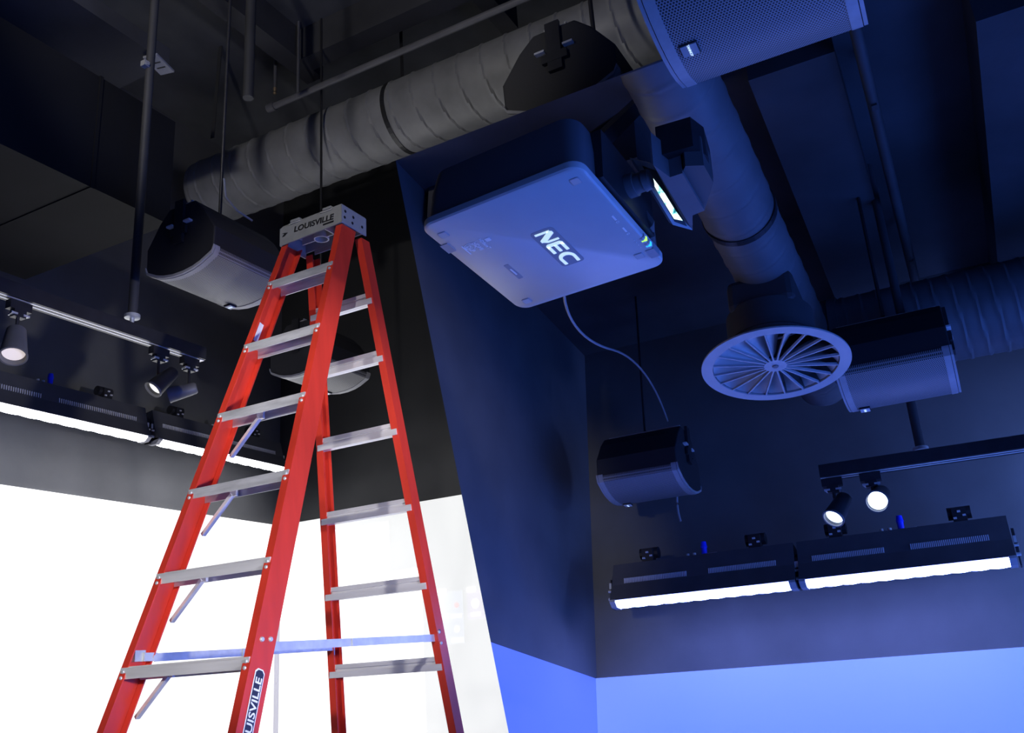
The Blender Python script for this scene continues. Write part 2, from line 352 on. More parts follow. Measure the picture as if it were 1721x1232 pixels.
# ================================================================== HALL : the setting
XL, YF = -5.09, 5.60            # left wall, far wall (relative to the eye)
SZ = 0.218 * YF                 # top of the screens
CZ = 4.30                       # ceiling
def hall(mb): return mb
struct('floor', MB().bx(-5.3, 4.0, -3.4, 7.5, -1.7, -1.6), FLOORM, HALL)
struct('wall_light_block', MB().bx(-1.72, -1.62, -1.5, 3.55, -1.6, -0.28), BLACKWALL, HALL)  # low wall added out of view to keep blue booth light off the ladder
struct('ceiling', MB().bx(-5.3, 3.2, -1.0, 5.9, CZ, CZ + 0.1), HALLCEIL, HALL)
struct('wall_left', MB().bx(XL - 0.12, XL, -1.0, YF + 0.1, -1.6, CZ), BLACKWALL, HALL)
xe = at(ML, 845, 1000, 1, YF).x
struct('wall_far', MB().bx(XL, -2.55, YF, YF + 0.1, -1.6, CZ), FARWALL, HALL)
tag(obj('projection_screen', MB().bx(XL + .004, XL + 0.02, 2.5, YF - .03, -1.55, SZ), SCREENW, None, m=HALL), 'blown out white projection screen on the left wall behind the ladder', 'screen')
fs = thing('projection_screen', 'pale grey white projection screen on the far wall, seen through the ladder', 'screen', HALL @ Matrix.Translation((XL, YF, -1.55)))
FI = (HALL @ Matrix.Translation((XL, YF, -1.55))).inverted() @ HALL
obj('screen_surface', MB().bx(XL + 0.02, -2.60, YF - 0.02, YF, -1.55, SZ, FI), SCREENG, fs)
def onfar(x, y): return at(ML, x, y, 1, YF - 0.02)
def farpanel(name, x0, y0, x1, y1, material, parent=fs, th=0.003, lift=0.0):
    a, b = onfar(x0, y0), onfar(x1, y1)
    return obj(name, MB().bx(a.x, b.x, YF - 0.02 - lift - th, YF - 0.02 - lift, min(a.z, b.z), max(a.z, b.z), FI), material, parent)
PANB = emis('pale_blue_projected_panel', (0.93, 0.96, 1.0), 0.80, (0.35, 0.35, 0.35))
PANV = emis('pale_violet_projected_panel', (0.96, 0.94, 1.0), 0.76, (0.35, 0.35, 0.35))
DOTR = emis('pale_red_projected_dot', (1.0, 0.80, 0.80), 0.85, (0.3, 0.3, 0.3)); DOTY = emis('pale_yellow_projected_dot', (1.0, 1.0, 0.84), 0.98, (0.3, 0.3, 0.3)); WHT = emis('white_projected_mark', (1, 1, 1), 1.0, (0.35, 0.35, 0.35))
farpanel('bright_image', 472, 905, 655, 985, SCREENH); farpanel('bright_image', 472, 985, 722, 1400, SCREENH)
pn = farpanel('menu_panel', 728, 998, 781, 1080, PANB); pv = farpanel('menu_panel', 785, 994, 830, 1037, PANV)
farpanel('menu_title', 726, 993, 751, 1000, WHT, pn, lift=0.004); farpanel('menu_title', 785, 988, 800, 994, WHT, pv, lift=0.004)
farpanel('menu_caption', 738, 1034, 754, 1038, WHT, pn, lift=0.004); farpanel('menu_caption', 759, 1033, 777, 1037, WHT, pn, lift=0.004); farpanel('menu_caption', 760, 1073, 780, 1078, WHT, pn, lift=0.004); farpanel('menu_caption', 792, 1030, 809, 1034, WHT, pv, lift=0.004)
farpanel('phone_icon', 738, 1006, 747, 1030, WHT, pn, lift=0.004)
for (x, y, r, mm, pr, nm) in ((768, 1017, 4.5, DOTR, pn, 'record_icon'), (769, 1057, 5.2, DOTY, pn, 'lamp_icon'), (799.5, 1014, 7.5, WHT, pv, 'clock_icon')):
    c = onfar(x, y); rr = r * c.length / F
    obj(nm, MB().cyl((c.x, YF - 0.027, c.z), (c.x, YF - 0.022, c.z), rr, n=20, m=FI), mm, pr)
tr = struct('trim_1', MB().bx(XL + 0.02, XL + 0.045, YF - 0.045, YF - 0.02, -1.55, at(ML, 465, 1030, 1, YF).z), TRIM, HALL)
# rear wall of the hall with its own white screen, behind the photographer
# --- overhead rectangular duct along the left wall
rd = thing('rectangular_duct', 'boxy dull black rectangular duct running overhead along the left wall', 'duct', HALL @ Matrix.Translation((-4.0, 3.0, 2.29)))
RI = Matrix.Translation((4.0, -3.0, -2.29))
q = MB(); q.bx(-4.6, -3.45, -0.6, 2.48, 2.29, 2.90, RI); obj('duct_section', q, RECTDUCT, rd)
q = MB(); q.bx(-4.6, -3.45, 2.495, 2.95, 2.29, 2.90, RI); obj('duct_section', q, RECTDUCT, rd)
q = MB(); q.bx(-4.61, -3.444, 2.478, 2.497, 2.284, 2.906, RI); obj('flange', q, RECTDUCT, rd)
# --- coffer beams on the hall ceiling
def beam(label, x0, x1, y0, y1, z0, zt_=None):
    tag(obj('ceiling_beam', MB().bx(x0, x1, y0, y1, z0, zt_ or CZ), BLACKCEIL, None, m=HALL), label, 'beam', 'black beams under the hall ceiling')
z = 4.05
p1, p2, p3 = at(ML, 432, 38, 2, z), at(ML, 527, 118, 2, z), at(ML, 735, 22, 2, z)
beam('black ceiling beam running back above the spiral duct, left of the thin pipe', p2.x - 0.14, p2.x, -0.4, p2.y + 0.1, z)
beam('black ceiling beam running crosswise just above the thin pipe and spiral duct', p2.x, 0.6, p2.y - 0.14, p2.y, z)
beam('black ceiling beam at the far right end of the thin pipe, above the spiral duct', p3.x + 0.25, p3.x + 0.37, p3.y + 0.02, 4.6, z)
e1, e2 = at(ML, 130, 0, 2, 3.3), at(ML, 250, 85, 2, 3.3)
beam('deep black ceiling beam behind the rectangular duct at the top left', e2.x - 0.5, e2.x, -0.5, 2.95, 3.3, 3.4)

# ================================================================== HALL : objects
# --- spiral duct crossing the hall
zc, yc, rr = 3.50, 1.24 * 3.50, 0.238
dx0 = -1.335 * zc
T = HALL @ Matrix.Translation((dx0, yc, zc))
t = thing('spiral_duct', 'black painted round spiral duct crossing the hall above the ladder', 'duct', T)
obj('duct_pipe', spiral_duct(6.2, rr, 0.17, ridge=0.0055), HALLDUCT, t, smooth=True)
q = MB(); q.lathe([(0.001, -0.07), (rr * 0.6, -0.065), (rr * 0.85, -0.045), (rr * 0.98, -0.012), (rr * 1.01, 0.03)], 40, Matrix.Rotation(math.radians(90), 4, 'Y')); obj('end_cap', q, HALLDUCT, t, smooth=True)
for x in (1.75, 4.3):
    q = MB(); q.ring(rr + 0.002, rr + 0.006, -0.015, 0.015, 40, Matrix.Translation((x, 0, 0)) @ Matrix.Rotation(math.radians(90), 4, 'Y')).bx(x - 0.012, x + 0.012, -0.002, 0.002, rr, CZ - zc); obj('hanger_strap', q, BLACKMETAL, t)

# --- loudspeakers of the hall (long side towards the back wall)
def hall_rot(deg, tilt=0.0): return Matrix.Rotation(math.radians(deg), 4, 'Z') @ Matrix.Rotation(math.radians(tilt), 4, 'X')
zA = 1.70
cA = Vector((-2.81, 2.68, zA - 0.045))
tA = speaker('black hanging loudspeaker with pale curved grille face, in front of the ladder top', HALL @ Matrix.Translation(cA) @ hall_rot(90), (1, 1))
cB = Vector((-3.38, 4.06, zA - 0.02))
tB = speaker('dim black loudspeaker seen between the ladder rails, in front of the far wall', HALL @ Matrix.Translation(cB) @ hall_rot(90), (1, 1))
cs = at(ML, 941, 178, 1, 3.45)
tC = speaker('dark loudspeaker seen end on in front of the spiral duct, pale clips on its bracket', HALL @ Matrix.Translation(cs + Vector((0, 0.30, 0))) @ hall_rot(90, 0), (1, 1), s=1.36)
tC.scale = (1.36, 1.50, 1.36)
def hang(name, label, cat, m, p0, p1, r, material, group=None, foot=None):
    p0, p1 = Vector(p0), Vector(p1)
    t = thing(name, label, cat, m @ Matrix.Translation(p0), group)
    obj('rod', MB().cyl((0, 0, 0), p1 - p0, r, n=12), material, t, smooth=True)
    if foot:
        obj('foot', MB().lathe([(r * 0.4, -0.045), (r * 0.5, -0.02), (r * 1.6, -0.018), (r * 1.6, -0.002), (r, 0.0)], 14), foot, t, smooth=True)
    return t
# rods and cables of the hall
ptop = Vector((cA.x + 0.04, cA.y - 0.0, zA + SPH - 0.02))
a = at(ML, 371, 330, 1, cA.y); b = at(ML, 380, 0, 1, cA.y)
hang('suspension_rod', 'thin black suspension rod holding the loudspeaker beside the ladder top', 'rod', HALL, (a.x, a.y, zA + SPH), (a.x + 0.02, a.y, CZ), 0.008, BLACKMETAL, 'speaker suspension rods')
tag(obj('speaker_cable', MB().tube([(a.x + 0.015, a.y, zA + SPH + 0.18), (a.x + 0.02, a.y + 0.01, zA + SPH + 0.09), (a.x + 0.05, a.y + 0.05, zA + SPH + 0.03), (a.x + 0.09, a.y + 0.11, zA + SPH - 0.01)], 0.005), ENDSTRIP, None, m=HALL), 'short pale cable loop on top of the loudspeaker beside the ladder', 'cable')
hang('suspension_rod', 'faint black suspension rod above the loudspeaker between the ladder rails', 'rod', HALL, (cB.x, cB.y, zA + SPH), (cB.x, cB.y, CZ), 0.008, BLACKMETAL, 'speaker suspension rods')
hang('suspension_rod', 'black suspension rod in front of the spiral duct, above the end-on loudspeaker', 'rod', HALL, (cs.x + 0.1, cs.y + 0.3, cs.z + 0.50), (cs.x + 0.1, cs.y + 0.3, CZ), 0.012, BLACKMETAL, 'speaker suspension rods')
# --- track with three heads
zt = 1.50
e0, e1 = at(ML, 338, 607, 2, zt), at(ML, 0, 496, 2, zt)
dirt = (e0 - e1).normalized()
tk0 = e0 - dirt * 3.0
track('black lighting track with bright twin rails hanging at the left', HALL, (tk0.x, tk0.y, zt), (e0.x, e0.y, zt), 'lighting tracks')
def px_of(M, p):
    c = M.transposed() @ Vector(p); return W / 2 + F * c.x / c.z
def ontrack(x, dz=0.0):
    a, b = 0.0, 3.0                                  # point of the track that the photograph shows at this column
    for _ in range(50):
        m_ = (a + b) / 2; q = tk0 + dirt * m_; q = Vector((q.x, q.y, zt + dz))
        if px_of(ML, q) < x: a = m_
        else: b = m_
    return Vector((q.x, q.y, zt))
pa, pb, pc = ontrack(33), ontrack(268), ontrack(319)
def below(p, x, y): return at(ML, x, y, 1, p.y)
h = below(pa, 27, 566); spot_head('round track spotlight with a pale pinkish lamp face, leftmost on the left track', HALL, pa, (pa.x, pa.y, h.z), (0.36, -0.24, -0.88), LAMPW, r=0.050, ln=0.115, frame_x=dirt)
h = below(pb, 283, 632); spot_head('black track spotlight tipped down left with its white lamp face showing', HALL, pb, (h.x, pb.y, h.z), (-0.15, -0.53, -0.62), LAMPW2, r=0.041, ln=0.11, frame_x=dirt)
h = below(pc, 318, 655); spot_head('black track spotlight seen side on at the end of the left track', HALL, pc, (h.x, pc.y, h.z), (-0.62, -0.50, -0.22), LAMPW, r=0.038, ln=0.10, frame_x=dirt)
pr = ontrack(222, 0.09)
hang('track_hanger_pole', 'long dark pole with a silver foot holding up the left lighting track', 'pole', HALL, (pr.x, pr.y, zt + 0.112), (pr.x, pr.y, CZ), 0.021, GREYDUCT, 'track hanger poles', foot=STEEL)
# --- wall washers on the left wall
FX = XL + 0.42
def wl(y): return y
g1 = at(ML, 246, 744, 0, FX); g2 = at(ML, 258, 747, 0, FX); g3 = at(ML, 476, 792, 0, FX)
RZ = Matrix.Rotation(math.radians(90), 4, 'Z')
wash_fixture('white glowing wall washer on the left wall, left of the bracket gap', HALL @ Matrix.Translation((FX, g1.y - 1.36, g1.z + 0.02)) @ RZ, 1.36, LEDW, 'white wall washers')
wash_fixture('white glowing wall washer on the left wall, passing behind the ladder', HALL @ Matrix.Translation((FX, g2.y, g2.z + 0.02)) @ RZ, g3.y - g2.y, LEDW, 'white wall washers')
# --- pipes and ceiling bits
za = 3.05
a, b = at(ML, 462, 178, 1, 4.0), at(ML, 905, -28, 1, 4.0)
za = a.z
tag(obj('sprinkler_pipe', MB().cyl((a.x, 4.0, za), (b.x + 0.9, 4.0, za), 0.022, n=12).cyl((a.x, 4.0, za), (a.x - 0.06, 4.0, za), 0.03, n=12).cyl((a.x + 0.2, 4.0, za), (a.x + 0.2, 4.0, CZ), 0.01, n=8).cyl((a.x + 1.9, 4.0, za), (a.x + 1.9, 4.0, CZ), 0.01, n=8), BLACKDUCT, None, smooth=True, m=HALL), 'thin black pipe running crosswise under the hall ceiling above the spiral duct', 'pipe')
n = at(ML, 462, 153, 1, 4.12)
t = thing('fire_sprinkler', 'small brass sprinkler head near the left end of the thin ceiling pipe', 'sprinkler', HALL @ Matrix.Translation(n))
obj('body', MB().lathe([(0.006, -0.025), (0.014, -0.02), (0.008, -0.005), (0.013, 0.01), (0.013, 0.025), (0.004, 0.025)], 10), BRASS, t, smooth=True); obj('drop_pipe', MB().cyl((0, 0, 0.025), (0, 0, CZ - n.z), 0.012, n=8), BLACKDUCT, t)
a = at(ML, 417, 165, 1, 3.2); b = at(ML, 421, 0, 1, 3.2)
hang('drain_pipe', 'dark vertical pipe dropping from the hall ceiling left of the spiral duct', 'pipe', HALL, a, (a.x, 3.2, CZ), 0.03, GREYDUCT)
a = at(ML, 357, 233, 1, 3.9); b = at(ML, 365, 172, 1, 3.9)
tag(obj('hanger_strap', MB().bar(a, (b.x + 0.01, 3.9, CZ), 0.03, 0.008, (0, 1, 0)), GREYDUCT, None, m=HALL), 'short dark strap hanging behind the left end of the spiral duct', 'strap')
c = at(ML, 267, 108, 2, 3.28)
t = thing('junction_plate', 'small pale slotted plate under the beam, beside the long dark pole', 'plate', HALL @ Matrix.Translation(c))
obj('plate', MB().box((0, 0, 0), (0.085, 0.16, 0.012), Matrix.Rotation(0.25, 4, 'Z')), ENDSTRIP, t)
for k in (-1, 1): obj('slot', MB().box((0.0, 0.022 * k, -0.006), (0.05, 0.008, 0.004), Matrix.Rotation(0.25, 4, 'Z')), INK, t)
tag(obj('pipe_clip', MB().box((0, 0, 0), (0.03, 0.03, 0.03)).cyl((-0.02, 0, 0), (0.02, 0, 0), 0.012, n=8), ENDSTRIP, None, m=HALL @ Matrix.Translation(at(ML, 244, 108, 1, pr.y - 0.03))), 'tiny pale clip on the long dark track pole', 'clip')

# --- unseen spotlights added to brighten the ladder and the spiral duct
def added_spot(label, pos, target, power, size, radius):
    pos, target = Vector(pos), Vector(target); d = (target - pos).normalized()
    st = spot_head(label, HALL, pos + Vector((0, 0, .14)), pos, d, LAMPW2, r=.06, ln=.16)
    li = bpy.data.lights.new('added_spot_beam', 'SPOT'); li.energy = power; li.spot_size = math.radians(size); li.spot_blend = .6; li.shadow_soft_size = radius; li.color = (1.0, .97, .95)
    lo = bpy.data.objects.new('added_spot_beam', li); sc.collection.objects.link(lo); lo.parent = st
    lo.matrix_local = Matrix.Translation(d * .19 - Vector((0, 0, .14))) @ d.to_track_quat('-Z', 'Y').to_matrix().to_4x4()
    return st
added_spot('added unseen spotlight behind the viewer aimed at the ladder', (-1.25, -1.7, 0.9), (-2.38, 2.4, .55), 310, 27, .06)
added_spot('added unseen spotlight above the viewer aimed down at the ladder cap', (-.3, -.6, 2.4), (-2.22, 2.6, 1.42), 185, 23, .06)
added_spot('added unseen spotlight at the right aimed sideways at the ladder rails', (1.15, 1.25, .2), (-2.3, 2.40, .58), 310, 34, .06)
added_spot('added unseen spotlight at the left aimed up at the spiral duct', (-2.2, .4, 2.95), (-3.0, 4.2, 3.6), 88, 72, .06)
# ------------------------------------------------------------------ ladder
PXL, PYL, PZL = -2.2108, 2.6808, 1.7275 + 1.6
LM = Matrix.Translation((PXL, PYL, 0)) @ Matrix.Rotation(-0.015, 4, 'Z')
lad = thing('step_ladder', 'tall orange-red fibreglass step ladder with aluminium steps and grey top cap', 'ladder', LM)
kf, w0, kw, d1, v0, kr, w0r, kwr, e1_, spc = .339, .125, .0718, .2297, .08, .1727, .1131, .0757, .1823, .295
def fhw(d): return w0 + kw * d
def fv(d): return -(v0 + kf * d)
def rhw(d): return w0r + kwr * d
def rv(d): return .05 + kr * d
def chan(U, s, v, dp, fl, t=.005):
    return [(s * U, v), (s * U, v + dp), (s * (U - fl), v + dp), (s * (U - fl), v + dp - t), (s * (U - t), v + dp - t), (s * (U - t), v + t), (s * (U - fl), v + t), (s * (U - fl), v)]
for s in (-1, 1):
    rings = []
    for d in (0.005, PZL - 0.02): rings.append([(x, y, PZL - d) for x, y in chan(fhw(d) + .03, s, fv(d), .087, .03)])
    r = obj('front_rail', MB().loft(rings), RED, lad)
    d = PZL - 0.02
    obj('rubber_foot', MB().box((s * (fhw(d) + .016), fv(d) + .043, 0.015), (.04, .1, .03)), BLACKPLASTIC, r)
    rings = []
    for d in (0.01, PZL - 0.02): rings.append([(x, y, PZL - d) for x, y in chan(rhw(d) + .033, s, rv(d), .052, .033, .004)])
    r = obj('rear_rail', MB().loft(rings), RED, lad)
    d = PZL - 0.02
    obj('rubber_foot', MB().box((s * (rhw(d) + .018), rv(d) + .026, 0.015), (.04, .06, .03)), BLACKPLASTIC, r)
dz = .305 / math.sqrt(1 + kf * kf)
riv = None
for k in range(11):
    d = d1 + dz * k; hw = fhw(d) + .023; v = fv(d) + .006; z = PZL - d
    q = MB(); q.bx(-hw, hw, v, v + .078, z + .030, z + .034).bx(-hw, hw, v, v + .004, z, z + .031).bx(-hw, hw, v + .074, v + .078, z - .004, z + .031)
    for g in range(5): q.bx(-hw, hw, v + .01 + g * .013, v + .016 + g * .013, z + .034, z + .037)
    st = obj('step', q, ALU if k > 3 else ALUD, lad)
    if k >= 2:
        q = MB(); q.bar((-fhw(d) + .125, v + .06, z + .004), (-fhw(d) - .02, v + .07, z - .115), .012, .016, (0, 1, 0)).box((-fhw(d) + .13, v + .06, z + .012), (.03, .01, .03)); obj('brace', q, ALU, st)
        q = MB(); q.prism([(fhw(d) - .035, v + .055, z + .004), (fhw(d) + .02, v + .055, z + .004), (fhw(d) + .02, v + .055, z - .05), (fhw(d) + .0, v + .055, z - .03)], (0, .006, 0)); obj('gusset', q, ALU, st)
    for s in (-1, 1):
        for j in (0, 1):
            if riv is None:
                riv = MB().lathe([(0.0001, .004), (.004, .0036), (.0062, .001), (.0065, -.001)], 10, Matrix.Rotation(math.radians(90), 4, 'X'))
                ro = obj('rivet', riv, STEEL, st, smooth=True); riv = ro.data
            else: ro = obj('rivet', riv, STEEL, st)
            dd = d - .004 - j * .018
            ro.matrix_local = Matrix.Translation((s * (fhw(dd) + .013), fv(dd) - .001, PZL - dd))
for k in range(0, 11):
    d = e1_ + spc * k if k else .238
    hw = rhw(d) + .028; v = rv(d) + .005; z = PZL - d
    if z < 0.2: continue
    q = MB(); q.bx(-hw, hw, v + .010, v + .028, z - .050, z).bx(-hw, hw, v, v + .012, z - .016, z).bx(-hw, hw, v - .002, v + .012, z - .050, z - .026); obj('rear_bar', q, ALU, lad)
for s in (-1, 1):
    d = 1.612; p0 = Vector((s * (fhw(d) + .004), fv(d) + .092, PZL - d)); p1 = Vector((s * (rhw(1.6) + .010), rv(1.6) + .004, PZL - 1.590))
    mid = p0.lerp(p1, .47)
    q = MB(); q.bar(p0, mid + (p1 - p0).normalized() * .03, .004, .026); sa = obj('spreader_arm', q, STEEL, lad)
    q = MB(); q.cyl(p0 + Vector((-.004, 0, 0)), p0 + Vector((.006, 0, 0)), .009, n=10).cyl(mid + Vector((-.006, 0, 0)), mid + Vector((.006, 0, 0)), .008, n=10); obj('pivot', q, STEEL, sa)
    q = MB(); q.bar(mid - (p1 - p0).normalized() * .03 + Vector((.005, 0, 0)), p1 + Vector((.005, 0, 0)), .004, .026); sb = obj('spreader_arm', q, STEEL, lad)
    q = MB(); q.box(p0 + Vector((s * .008, -.018, .002)), (.024, .05, .026)).box(p0 + Vector((s * .012, -.052, .006)), (.016, .04, .034)); obj('hinge_bracket', q, STEEL, sa)
    q = MB(); q.box(p1 + Vector((s * .01, .008, 0)), (.022, .014, .06)); obj('hinge_bracket', q, BLACKMETAL if s > 0 else STEEL, sb)
# rivets on the right rail web by the spreader
for vv in (.03, .065):
    d = 1.605; q = MB(); q.lathe([(.0001, .005), (.006, .004), (.008, 0), (.008, -.002)], 12, Matrix.Translation((fhw(d) + .031, fv(d) + vv, PZL - d + .012)) @ Matrix.Rotation(math.radians(90), 4, 'Y')); obj('web_rivet', q, STEEL, lad, smooth=True)
for dd in (1.57, 1.61):
    q = MB(); q.lathe([(.0001, .004), (.005, .003), (.007, 0), (.007, -.002)], 12, Matrix.Translation((rhw(dd) + .034, rv(dd) + .012, PZL - dd)) @ Matrix.Rotation(math.radians(90), 4, 'Y')); obj('web_rivet', q, STEEL, lad, smooth=True)
# cap
uc, cf, cb, ct, cbm = .163, -.092, .066, .076, -.004
Z0 = PZL
q = MB(); th = .006
q.loft([[(-uc + .004, cf, Z0 + ct - .012), (uc, cf, Z0 + ct), (uc, cb, Z0 + ct), (-uc + .004, cb, Z0 + ct - .012)], [(-uc + .012, cf + .006, Z0 + ct + .000), (uc - .006, cf + .006, Z0 + ct + .006), (uc - .006, cb - .006, Z0 + ct + .006), (-uc + .012, cb - .006, Z0 + ct + .000)]])
q.loft([[(-uc, cf, Z0 + cbm - .012), (uc, cf, Z0 + cbm), (uc, cf + th, Z0 + cbm), (-uc, cf + th, Z0 + cbm - .012)], [(-uc + .006, cf, Z0 + ct - .01), (uc, cf, Z0 + ct), (uc, cf + th, Z0 + ct), (-uc + .006, cf + th, Z0 + ct - .01)]])
q.bx(uc - th, uc, cf, cb, Z0 + cbm, Z0 + ct).bx(-uc, -uc + th, cf, cb, Z0 + cbm - .01, Z0 + ct - .01)
q.bx(-uc, uc, cb - th, cb, Z0 + cbm + .014, Z0 + ct).bx(-.11, .10, cb - th, cb, Z0 + cbm - .006, Z0 + cbm + .016)
q.bx(-.105, -.055, cf - .003, cb, Z0 + ct - .004, Z0 + ct + .010).bx(.065, .11, cf - .003, cb, Z0 + ct - .002, Z0 + ct + .010)
cap = obj('top_cap', q, CAPG, lad, bevel=.004)
q = MB(); q.bx(-uc + .01, uc - .01, cf + .008, cb - .008, Z0 + ct - .02, Z0 + ct - .012); obj('cap_underside', q, CAPIN, cap)
q = MB(); q.ring(.026, .031, Z0 + .004, Z0 + ct - .012, 24, Matrix.Translation((-.01, -.01, 0))); obj('tool_ring', q, CAPIN, cap, smooth=True)
for (x0, x1, ya, yb) in ((.02, .11, -.014, -.009), (.055, .06, cf + .01, cb - .01), (-.11, -.04, -.014, -.009)):
    obj('cap_rib', MB().bx(x0, x1, ya, yb, Z0 + .006, Z0 + ct - .012), CAPIN, cap)
q = MB(); q.text('LOUISVILLE', .034, basis((.018, cf - .001, Z0 + .034), (1, 0, -.02), (0, 0, 1)), weight=.0009, sx=1.2, shear=.12); obj('cap_lettering', q, INK, cap)
obj('printed_line', MB().bx(.068, .122, cf - .0014, cf, Z0 + .0085, Z0 + .0155), INK, cap)
q = MB()
for k in (0, 1): q.prism([(-.148 + k * .0, cf - .0015, Z0 + .022 + k * .016), (-.136, cf - .0015, Z0 + .022 + k * .016), (-.118, cf - .0015, Z0 + .034), (-.124 - .012, cf - .0015, Z0 + .034)], (0, .002, 0))
obj('cap_emblem', q, INK, cap)
for (vv, zz) in ((-.07, .052), (-.074, .024), (-.02, .046), (-.026, .018), (.036, .026)):
    q = MB(); q.cyl((uc - .001, vv, Z0 + zz), (uc + .0012, vv, Z0 + zz), .0062, n=12); obj('cap_hole', q, INK, cap)
for (x0, x1) in ((-.11, -.05), (.055, .115)):
    q = MB(); q.bx(x0, x1, cf - .0035, cf - .002, Z0 + ct - .010, Z0 + ct - .006); obj('cap_slot', q, CAPIN, cap)
# maker's sticker down the right rail
dA, dB = 1.675, 2.02
def web(d, vv, off=.0312): return Vector((fhw(d) + off, fv(d) + vv, PZL - d))
ux = (web(dA, .045) - web(dB, .045)).normalized(); vy = Vector((0, 1, 0))
cen = (web(dA, .045) + web(dB, .045)) / 2; Ls = (web(dA, .045) - web(dB, .045)).length
yv = Vector((0, -1, 0)); yv = (yv - ux * yv.dot(ux)).normalized(); nrm = ux.cross(yv).normalized()
Bm = basis(cen, ux, yv)
def octa(l, w, c): return [(-l + c, -w, 0), (l - c, -w, 0), (l, -w + c, 0), (l, w - c, 0), (l - c, w, 0), (-l + c, w, 0), (-l, w - c, 0), (-l, -w + c, 0)]
q = MB(); q.prism(octa(Ls / 2, .0190, .009), (0, 0, .0006), Bm); stk = obj('maker_sticker', q, WHITEINK, lad)
q = MB(); q.prism(octa(Ls / 2 - .004, .0155, .008), (0, 0, .0012), Bm); obj('sticker_field', q, STICKER, stk)
q = MB(); q.text('LOUISVILLE', .0335, Bm @ Matrix.Translation((0.055, -.001, .0016)), weight=.0005, sx=1.22); obj('sticker_lettering', q, WHITEINK, stk)
# small white label on the inside of the left rail
def webL(d, vv): return Vector((-(fhw(d) + .0245), fv(d) + vv, PZL - d))
a, b = webL(.375, .04), webL(.455, .04)
q = MB(); q.bar(a, b, .022, .001, (1, 0, 0)); wl_ = obj('warning_label', q, WHITEINK, lad)

# ================================================================== BLUE BOOTH : the setting  (frame BOOTH, relative to the eye)
YB = 4.90; XB = -0.4146 * YB; SB = 0.1557 * YB
Pc = at(MR, 665, 270, 0, XB); ZB = Pc.z                     # where the side wall, its slanted front edge and the ceiling edge meet
B3 = at(MR, 1373, 0, 2, ZB); XR_ = 2.0
slope = (B3.y - Pc.y) / (B3.x - Pc.x)
def edgeA(x, y): return at(MR, x, y, 0, XB)
A1, A2 = edgeA(825, 1080), edgeA(855, 1232)
dA_ = (A2 - Pc); A3 = Pc + dA_ * ((-1.05 - Pc.z) / dA_.z)    # front edge continued down
th = 0.06
# side wall above the screen, front edge slanted
def sidepoly(z0, z1):
    def e(z): return Pc + dA_ * ((z - Pc.z) / dA_.z)
    a, b = e(z0), e(z1); return [(XB, a.y, z0), (XB, YB, z0), (XB, YB, z1), (XB, b.y, z1)]
def slab(poly):
    a = [Vector(p) for p in poly]; b = [p + Vector((-th, 0.16 if i in (0, 3) else 0.0, 0)) for i, p in enumerate(a)]
    return MB().loft([a, b])
struct('wall_booth_left', slab(sidepoly(SB, ZB)), BLACKWALL, BOOTH)
struct('wall_booth_far', MB().bx(XB - th, XR_ + th, YB, YB + 0.08, -1.2, ZB), BLACKWALL, BOOTH)
struct('wall_booth_right', MB().bx(XR_, XR_ + th, 2.75, YB, SB, ZB), BLACKWALL, BOOTH)
ca = [Vector((XB, Pc.y, ZB)), Vector((XR_ + th, Pc.y + slope * (XR_ - XB), ZB)), Vector((XR_ + th, YB + .08, ZB)), Vector((XB, YB + .08, ZB))]
struct('ceiling_booth', MB().loft([ca, [p + Vector((0, 0.14 if i < 2 else 0, 0.07)) for i, p in enumerate(ca)]]), BLACKCEIL, BOOTH)
tag(obj('projection_screen', slab(sidepoly(-1.05, SB)), BLUEL, None, m=BOOTH), 'deep blue projection screen strip on the side wall, just right of the white screens', 'screen')
tag(obj('projection_screen', MB().bx(XB + .002, XR_ - .022, YB - 0.02, YB - .002, -1.15, SB), BLUEF, None, m=BOOTH), 'wide light blue projection screen along the bottom right', 'screen')
tag(obj('projection_screen', MB().bx(XR_ - 0.02, XR_, -0.8, YB - .03, -1.15, SB), BLUES, None, m=BOOTH), 'blue projection screen on the right side wall of the blue booth', 'screen')
def bbeam(label, x0, x1, y0, y1, z0):
    tag(obj('ceiling_beam', MB().bx(x0, x1, y0, y1, z0, ZB), BLACKCEIL, None, m=BOOTH), label, 'beam', 'black beams under the booth ceiling')
bbeam('black ceiling beam running back over the blue booth, right of the thin conduit', 0.36, 0.62, 2.75, YB - .02, ZB - 0.28)
bbeam('black ceiling beam running back over the blue booth, left of the thin conduit', -0.42, -0.10, 2.75, YB - .02, ZB - 0.20)
bbeam('black ceiling beam running crosswise above the projector', -2.0, -0.95, 2.95, 3.15, ZB - 0.22)

# --- round ducts
zd = 2.10; xd = -0.262 * zd; rd_ = 0.135
y0 = 0.972 * zd - 0.14
T = BOOTH @ Matrix.Translation((xd, y0, zd)) @ Matrix.Rotation(math.radians(90), 4, 'Z')
t = thing('spiral_duct', 'blue-lit round spiral duct running back over the booth to the round diffuser', 'duct', T)
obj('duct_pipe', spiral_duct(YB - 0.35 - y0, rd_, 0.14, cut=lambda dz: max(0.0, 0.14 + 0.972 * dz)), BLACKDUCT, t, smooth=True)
for x in (1.0, 2.1):
    q = MB(); q.ring(rd_ + 0.002, rd_ + 0.006, -0.015, 0.015, 40, Matrix.Translation((x, 0, 0)) @ Matrix.Rotation(math.radians(90), 4, 'Y')).bx(x - 0.012, x + 0.012, -0.002, 0.002, rd_, ZB - zd - (0 if x > 1.5 else .0)); obj('hanger_strap', q, BLACKMETAL, t)
z2 = 2.10; y2 = 1.967 * z2; r2 = 0.198
T = BOOTH @ Matrix.Translation((xd + 0.10, y2, z2))
